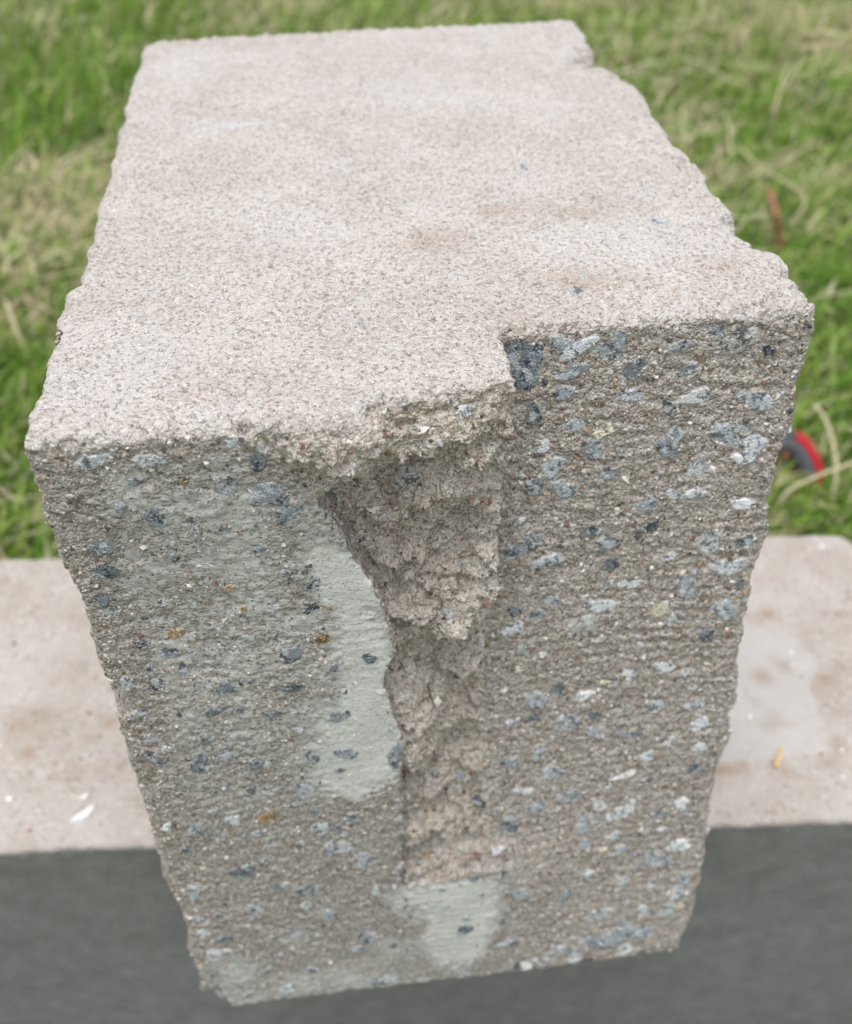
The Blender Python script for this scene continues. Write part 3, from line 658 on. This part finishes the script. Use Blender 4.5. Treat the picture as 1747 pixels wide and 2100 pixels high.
eF = (0.0007*fbm(pp, 30, 3, 101)).reshape(ss)[:, None, :].astype(f32); eK = (0.0010*fbm(pp, 30, 3, 105)).reshape(ss)[:, None, :].astype(f32)
A, B = np.meshgrid(xs2, ys2, indexing='ij'); pp = np.stack([A.ravel(), B.ravel(), np.zeros(A.size)], 1)
lowt = (0.0007*fbm(pp, 20, 3, 110)).reshape(A.shape)
qx = np.maximum(-LL - XX, XX) + f32(0.014)
qy = np.maximum(eF - YY, YY - f32(LD) - eK) + f32(0.014)
d2 = np.sqrt(np.maximum(qx, 0)**2 + np.maximum(qy, 0)**2) + np.minimum(np.maximum(qx, qy), 0) - f32(0.014)
dz2 = np.maximum(f32(-LH) - ZZ, ZZ - (lowt[:, :, None] - 0.0004).astype(f32))
R2 = f32(0.004)
F = np.sqrt(np.maximum(d2 + R2, 0)**2 + np.maximum(dz2 + R2, 0)**2) + np.minimum(np.maximum(d2, dz2) + R2, 0) - R2
band = np.argwhere(np.abs(F) < 0.003); bi = (band[:, 0], band[:, 1], band[:, 2])
P = np.stack([xs2[bi[0]], ys2[bi[1]], zs2[bi[2]]], 1)
F[bi] += (0.0007*vnoise(P, 170, 3) + 0.0004*vnoise(P, 330, 8))*np.where(P[:, 2] > -0.006, 1.0, 0.3)
V2, Q2 = surface_nets(F, xs2, ys2, zs2)
n1 = np.cross(V2[Q2[:, 2]] - V2[Q2[:, 0]], V2[Q2[:, 3]] - V2[Q2[:, 1]])
if n1[V2[Q2[:, 0], 2] > -0.002][:, 2].sum() < 0: Q2 = Q2[:, ::-1].copy()
low_me = make_mesh('concrete_block', V2, Q2, 4)
# origin: back right corner of the upper face -> local x runs to -LL, local y 0..LD
ux = np.array((math.cos(LA), math.sin(LA))); uy = np.array((-math.sin(LA), math.cos(LA)))
O2 = np.array((0.303, 0.2735)) - uy*LD
def to_local(x, y):
    d = np.array((x, y)) - O2
    return d@ux, d@uy
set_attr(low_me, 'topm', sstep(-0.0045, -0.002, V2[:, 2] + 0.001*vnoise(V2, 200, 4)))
cl = [to_local(x/1e3, y/1e3) for x, y in [(120, 108), (164, 104), (214, 100), (234, 166), (225, 200), (120, 215)]]
cd = poly_dist([(a*1e3, b*1e3) for a, b in cl], V2[:, 0], V2[:, 1]) + 0.004*vnoise(V2, 60, 9)
set_attr(low_me, 'clean', 0.75*sstep(-0.001, 0.002, cd))
rim = np.exp(-((cd + 0.006)/0.006)**2)*np.clip(vnoise(V2, 90, 12)*1.3 + 0.15, 0, 1)
tanl = np.maximum(0.8*rim, 0.35*np.clip(fbm(V2, 55, 2, 14) - 0.3, 0, 1)*1.6)
for x, y, r in [(201, 160, 6), (-168, 175, 5), (-212, 160, 6)]:
    a, b = to_local(x/1e3, y/1e3)
    tanl = np.maximum(tanl, 0.6*np.exp(-((V2[:, 0] - a)**2 + (V2[:, 1] - b)**2)/(r/1e3)**2))
set_attr(low_me, 'tan', tanl)
low = bpy.data.objects.new('concrete_block', None)
col.objects.link(low)
low.location = (O2[0], O2[1], -LH); low.rotation_euler = (0, 0, LA)
tag(low, 'long pale concrete block lying in the grass with the broken block standing on it', 'concrete block')
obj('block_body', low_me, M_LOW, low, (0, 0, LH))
def on_low(x, y, z): return Vector((x, y, z))
# coloured sand set in its upper face
m = 420
C = np.c_[rng.uniform(-LL + .01, -.01, m), rng.uniform(.01, LD - .01, m), np.full(m, -0.0004)]
S = np.clip(rng.lognormal(math.log(0.0010), 0.4, m), 0.0005, 0.0026)
gm = grain_mesh('sand_grains', C, np.tile((0, 0, 1.0), (m, 1)), S, palette(m, [(.25, .12, .09), (.36, .24, .12), (.16, .15, .15), (.72, .70, .68), (.36, .38, .4)], (3, 3, 3, 4, 2)))
tag(obj('sand_grains', gm, None, low, (0, 0, LH)), kind='stuff')

# ------------------------------------------------------------------ small things lying on the lower block
def tube(name, P, r, mat, sides=7, taper=0.6, flat=1.0):
    P = [Vector(p) for p in P]
    # Catmull-Rom through the points
    Q_ = []
    ext = [P[0]*2 - P[1]] + P + [P[-1]*2 - P[-2]]
    for i in range(1, len(ext) - 2):
        for s in range(5):
            t = s/5
            a, b, c_, d = ext[i-1], ext[i], ext[i+1], ext[i+2]
            Q_.append(0.5*((2*b) + (c_ - a)*t + (2*a - 5*b + 4*c_ - d)*t*t + (3*b - a - 3*c_ + d)*t**3))
    Q_.append(P[-1])
    vs, fs = [], []
    for i, q in enumerate(Q_):
        tg = (Q_[min(i+1, len(Q_)-1)] - Q_[max(i-1, 0)]).normalized()
        sx = tg.cross(Vector((0, 0, 1)) if abs(tg.z) < .9 else Vector((1, 0, 0))).normalized(); sy = sx.cross(tg)
        rr = r*(1 - (1 - taper)*i/(len(Q_)-1))
        for k_ in range(sides):
            a = 2*math.pi*k_/sides
            vs.append(q + sx*math.cos(a)*rr + sy*math.sin(a)*rr*flat)
    for i in range(len(Q_)-1):
        for k_ in range(sides):
            a, b = i*sides + k_, i*sides + (k_+1) % sides
            fs.append((a, b, b + sides, a + sides))
    base = Vector(P[0])
    me_ = bpy.data.meshes.new(name)
    me_.from_pydata([v - base for v in vs], [], fs + [tuple(range(sides))[::-1], tuple(range((len(Q_)-1)*sides, len(Q_)*sides))])
    me_.polygons.foreach_set('use_smooth', [True]*len(me_.polygons))
    o = obj(name, me_, mat, None, base)
    return o
n = NT('dry_straw'); c = n.coord()
M_STRAW = n.done(n.mix(n.noise(n.stretch(c, 1, 1, 1), 60, 3), (0.34, 0.30, 0.17), (0.48, 0.43, 0.28)), 0.7)
n = NT('yellow_straw'); M_YSTRAW = n.done(n.mix(n.noise(n.coord(), 300, 2), (0.50, 0.33, 0.11), (0.62, 0.47, 0.24)), 0.7)
n = NT('twig_bark'); M_TWIG = n.done(n.mix(n.noise(n.coord(), 90, 4), (0.20, 0.085, 0.045), (0.34, 0.17, 0.10)), 0.8, n.bump(n.noise(n.coord(), 400, 3), 0.001))
n = NT('white_flake'); M_WHITE = n.done(n.mix(n.noise(n.coord(), 400, 3), (0.55, 0.55, 0.53), (0.72, 0.72, 0.70)), 0.7)
st = tube('straw_piece', [(0.1845, 0.0975, 0.0012), (0.1880, 0.1025, 0.0026), (0.1915, 0.1085, 0.0034)], 0.0013, M_YSTRAW)
tag(st, 'tiny yellow straw piece lying on the lower block', 'straw')
def flake(name, x, y, L_, w_, ang, label):
    k_ = 12
    a = np.arange(k_)*2*math.pi/k_
    rr = rng.uniform(.5, 1.2, k_)
    P_ = np.c_[np.cos(a)*rr*L_, np.sin(a)*rr*w_]
    vs = np.concatenate([np.c_[P_, np.full(k_, -0.0012)], np.c_[P_*.85, np.full(k_, .0007)], [[0, 0, .0012]]])
    fs = [(i, (i+1) % k_, k_ + (i+1) % k_) for i in range(k_)] + [(i, k_ + (i+1) % k_, k_ + i) for i in range(k_)] + [(k_ + i, k_ + (i+1) % k_, 2*k_) for i in range(k_)]
    o = obj(name, make_mesh(name, vs, np.array(fs), 3, False), M_WHITE, None, (x, y, 0.0004))
    o.rotation_euler = (0, 0, ang)
    tag(o, label, 'flake')
flake('plaster_flake', -0.1745, 0.1165, 0.0080, 0.0030, 0.6, 'larger white plaster flake lying on the lower block near its front edge')
flake('plaster_flake', -0.1765, 0.1265, 0.0045, 0.0018, 0.5, 'smaller white plaster flake lying beside the larger flake on the lower block')

# ------------------------------------------------------------------ red and black tool handle in the grass
n = NT('red_plastic'); M_RED = n.done(n.mix(n.noise(n.coord(), 60, 2), (0.36, 0.012, 0.016), (0.42, 0.02, 0.025)), 0.35)
n = NT('black_rubber'); M_BLK = n.done(n.mix(n.noise(n.coord(), 120, 2), (0.05, 0.054, 0.06), (0.085, 0.09, 0.098)), 0.55)
n = NT('orange_plastic'); M_ORA = n.done(n.mix(n.noise(n.coord(), 60, 2), (0.75, 0.30, 0.16), (0.82, 0.36, 0.2)), 0.4)
TC = Vector((0.000, -0.004, -0.013)) + Vector((0.420, 0.587, -0.185))
handle = bpy.data.objects.new('tool_handle', None); col.objects.link(handle)
handle.location = (TC.x, TC.y, GZ)
tag(handle, 'red and black loop-shaped plastic tool handle lying in the grass', 'tool handle')
def loop_part(name, rx, rz, r, mat, a0, a1, depth, flatk=1.0, seg=40, sides=10):
    vs, fs = [], []
    closed = abs(a1 - a0) > 6.28
    for i in range(seg + (0 if closed else 1)):
        t = a0 + (a1 - a0)*i/seg
        ct, s_t = math.cos(t), math.sin(t)
        q = Vector((math.copysign(abs(ct)**0.8, ct)*rx, 0, math.copysign(abs(s_t)**0.8, s_t)*rz))
        out = Vector((ct*rz, 0, s_t*rx)).normalized()
        for k_ in range(sides):
            a = 2*math.pi*k_/sides
            vs.append(q + out*math.cos(a)*r*flatk + Vector((0, 1, 0))*(math.sin(a)*r*depth))
    nrow = seg + (0 if closed else 1)
    for i in range(seg):
        for k_ in range(sides):
            a = i*sides + k_; b = i*sides + (k_+1) % sides
            c_ = ((i+1) % nrow)*sides + k_; d_ = ((i+1) % nrow)*sides + (k_+1) % sides
            fs.append((a, b, d_, c_))
    if not closed: fs += [tuple(range(sides))[::-1], tuple(range(seg*sides, (seg+1)*sides))]
    me_ = bpy.data.meshes.new(name); me_.from_pydata(vs, [], fs)
    me_.polygons.foreach_set('use_smooth', [True]*len(me_.polygons))
    o = obj(name, me_, mat, handle, (0, 0, TC.z - GZ))
    o.rotation_euler = (math.radians(-42), math.radians(-18), math.radians(12))
    return o
loop_part('red_shell', 0.0285, 0.036, 0.0080, M_RED, -2.6, 0.75, 1.5)
loop_part('rubber_grip', 0.0185, 0.026, 0.0095, M_BLK, -0.75, 2.8, 1.55)
loop_part('rubber_cap', 0.0285, 0.0355, 0.0056, M_BLK, 0.70, 2.6, 1.55)
loop_part('rubber_base', 0.034, 0.041, 0.0036, M_BLK, -2.0, -0.35, 1.7)
loop_part('orange_button', 0.0115, 0.0215, 0.0056, M_ORA, 0.55, 1.5, 1.3, seg=12)
loop_part('red_tail', 0.024, 0.030, 0.0062, M_RED, -3.0, -2.3, 1.4, seg=12)

# ------------------------------------------------------------------ twig and single dry stems
tag(tube('twig', [[0.577, 1.081, -0.125], [0.577, 1.049, -0.145], [0.589, 1.053, -0.175], [0.607, 1.051, -0.24]], 0.0042, M_TWIG, taper=1.15), 'reddish brown twig sticking up out of the grass', 'twig')
STEMS = [[[0.64, 1.35, -0.175], [0.635, 1.256, -0.165], [0.658, 1.141, -0.165], [0.626, 1.102, -0.185]], [[0.648, 1.713, -0.23], [0.628, 1.65, -0.155], [0.626, 1.641, -0.125]], [[0.727, 1.447, -0.23], [0.738, 1.465, -0.145], [0.808, 1.599, -0.125]], [[0.687, 1.797, -0.175], [0.709, 1.696, -0.165], [0.732, 1.627, -0.175]], [[0.446, 0.606, -0.135], [0.453, 0.588, -0.145], [0.449, 0.554, -0.155], [0.439, 0.522, -0.165], [0.432, 0.495, -0.23]], [[0.457, 0.523, -0.145], [0.402, 0.494, -0.135], [0.364, 0.478, -0.145], [0.352, 0.478, -0.23]], [[-0.413, 1.001, -0.165], [-0.384, 0.914, -0.155], [-0.369, 0.891, -0.23]], [[-0.404, 1.206, -0.23], [-0.405, 1.111, -0.155], [-0.432, 1.087, -0.165]], [[-0.325, 2.316, -0.165], [-0.326, 2.112, -0.145], [-0.342, 2.122, -0.23]]]
for s_ in STEMS:
    tag(tube('dry_grass_stem', s_, 0.0023, M_STRAW, 6, 0.6, 0.3), 'thick pale dry grass stem arching over the green grass', 'grass stem', 'thick dry stems in the grass')

# ------------------------------------------------------------------ grass and straw thatch
def blades(m, xy, hgt, wid, lean, flat, seed):
    """curved, tapering blades: 3 cross rows + tip"""
    r_ = np.random.default_rng(seed)
    az = r_.uniform(0, 2*math.pi, m); d = np.c_[np.cos(az), np.sin(az)]
    sdv = np.c_[-d[:, 1], d[:, 0]]
    rows = []
    for t in (0, .36, .72, 1.0):
        out = lean*hgt*(t**1.6); zz = hgt*(t - flat*t**2.4)
        w = wid*np.array(1 - t**2*.75)
        cxy = xy + d*out[:, None] + sdv*(0.10*hgt*np.sin(t*3 + az))[:, None]
        zc = GZ - 0.004 + zz
        if t < 1:
            rows.append(np.c_[cxy - sdv*w[:, None]/2, zc]); rows.append(np.c_[cxy + sdv*w[:, None]/2, zc + wid*.25])
        else: rows.append(np.c_[cxy, zc])
    Vb = np.stack(rows, 1).reshape(-1, 3)
    b_ = (np.arange(m)*7)[:, None]
    T = np.concatenate([b_ + np.array(q)[None] for q in ((0, 1, 3), (0, 3, 2), (2, 3, 5), (2, 5, 4), (4, 5, 6))])
    return Vb, T
def scatter(m, x0, x1, y0, y1):
    xy = np.c_[rng.uniform(x0, x1, m), rng.uniform(y0, y1, m)]
    d = xy - O2; a = d@ux; b = d@uy
    return xy[~((a > -LL - .004) & (a < .004) & (b > -.22) & (b < LD + .004))]
n = NT('grass_blade')
bs = n.attr('col', 'Color')
n.b.inputs['Subsurface Weight'].default_value = 0.0
M_GRASS = n.done(bs, 0.55)
tr = n.node('ShaderNodeBsdfTranslucent', {'Color': bs})
mx = n.node('ShaderNodeMixShader', {0: 0.42, 1: n.b.outputs[0], 2: tr.outputs[0]})
n.t.links.new(mx.outputs[0], n.t.nodes['Material Output'].inputs['Surface'])
Vs, Ts, Cs = [], [], []
off = 0
def add(Vb, T, cb):
    global off
    Vs.append(Vb); Ts.append(T + off); Cs.append(np.repeat(cb, 7, 0)); off += len(Vb)
for m, box in ((700, (.36, .50, .47, .58)), (36000, (-.75, 1.25, .25, 1.5)), (24000, (-1.2, 1.9, 1.4, 2.9)), (14000, (-1.8, -.7, -.6, 2.4)), (12000, (1.2, 2.2, -.6, 2.0)), (9000, (-.9, 1.3, -.7, .3)), (15000, (-2.6, 3.2, -1.6, 4.5))):
    xy = scatter(m, *box); m = len(xy)
    p3 = np.c_[xy, np.zeros(m)]
    dry = np.clip(0.26 + 0.65*fbm(p3, 3.2, 2, 33) + 0.12*sstep(1.0, 1.6, xy[:, 1]), 0.04, 0.9)
    isdry = rng.random(m) < dry*0.62
    hgt = rng.uniform(.028, .075, m)*(1 + .35*vnoise(p3, 6, 41)); wid = rng.uniform(.0024, .0052, m)
    lean = rng.uniform(.15, 1.0, m); flat = rng.uniform(.1, .5, m)
    Vb, T = blades(m, xy, hgt, wid, lean, flat, m)
    g = np.array([(.13, .255, .026), (.19, .33, .042), (.065, .145, .018), (.30, .40, .085)])[rng.integers(0, 4, m)]
    s_ = np.array([(.52, .46, .27), (.62, .55, .36), (.40, .33, .20)])[rng.integers(0, 3, m)]
    cb = np.where(isdry[:, None], s_, g)*(1 + .15*rng.normal(size=(m, 1)))
    add(Vb, T, np.clip(cb, .01, .8))
    # fallen straw lying in the sward
    xy = scatter(m//4, *box); k_ = len(xy)
    p3 = np.c_[xy, np.zeros(k_)]
    keep = rng.random(k_) < np.clip(0.5 + 0.6*fbm(p3, 3.2, 2, 33) + 0.2*sstep(.2, .6, xy[:, 0]), 0.12, 1)
    xy = xy[keep]; k_ = len(xy)
    hgt = rng.uniform(.03, .06, k_); Vb, T = blades(k_, xy, hgt, rng.uniform(.0028, .0060, k_), rng.uniform(1.2, 3.4, k_), rng.uniform(.3, .9, k_), k_)
    s_ = np.array([(.60, .53, .35), (.68, .62, .44), (.48, .40, .26), (.54, .54, .32)])[rng.integers(0, 4, k_)]
    add(Vb, T, s_*(1 + .12*rng.normal(size=(k_, 1))))
gme = make_mesh('grass', np.concatenate(Vs), np.concatenate(Ts), 3, True)
set_attr(gme, 'col', np.clip(np.concatenate(Cs), .01, .85))
gro = obj('grass', gme, M_GRASS)
tag(gro, 'rough green lawn grass mixed with dry straw around the blocks', 'grass', kind='stuff')
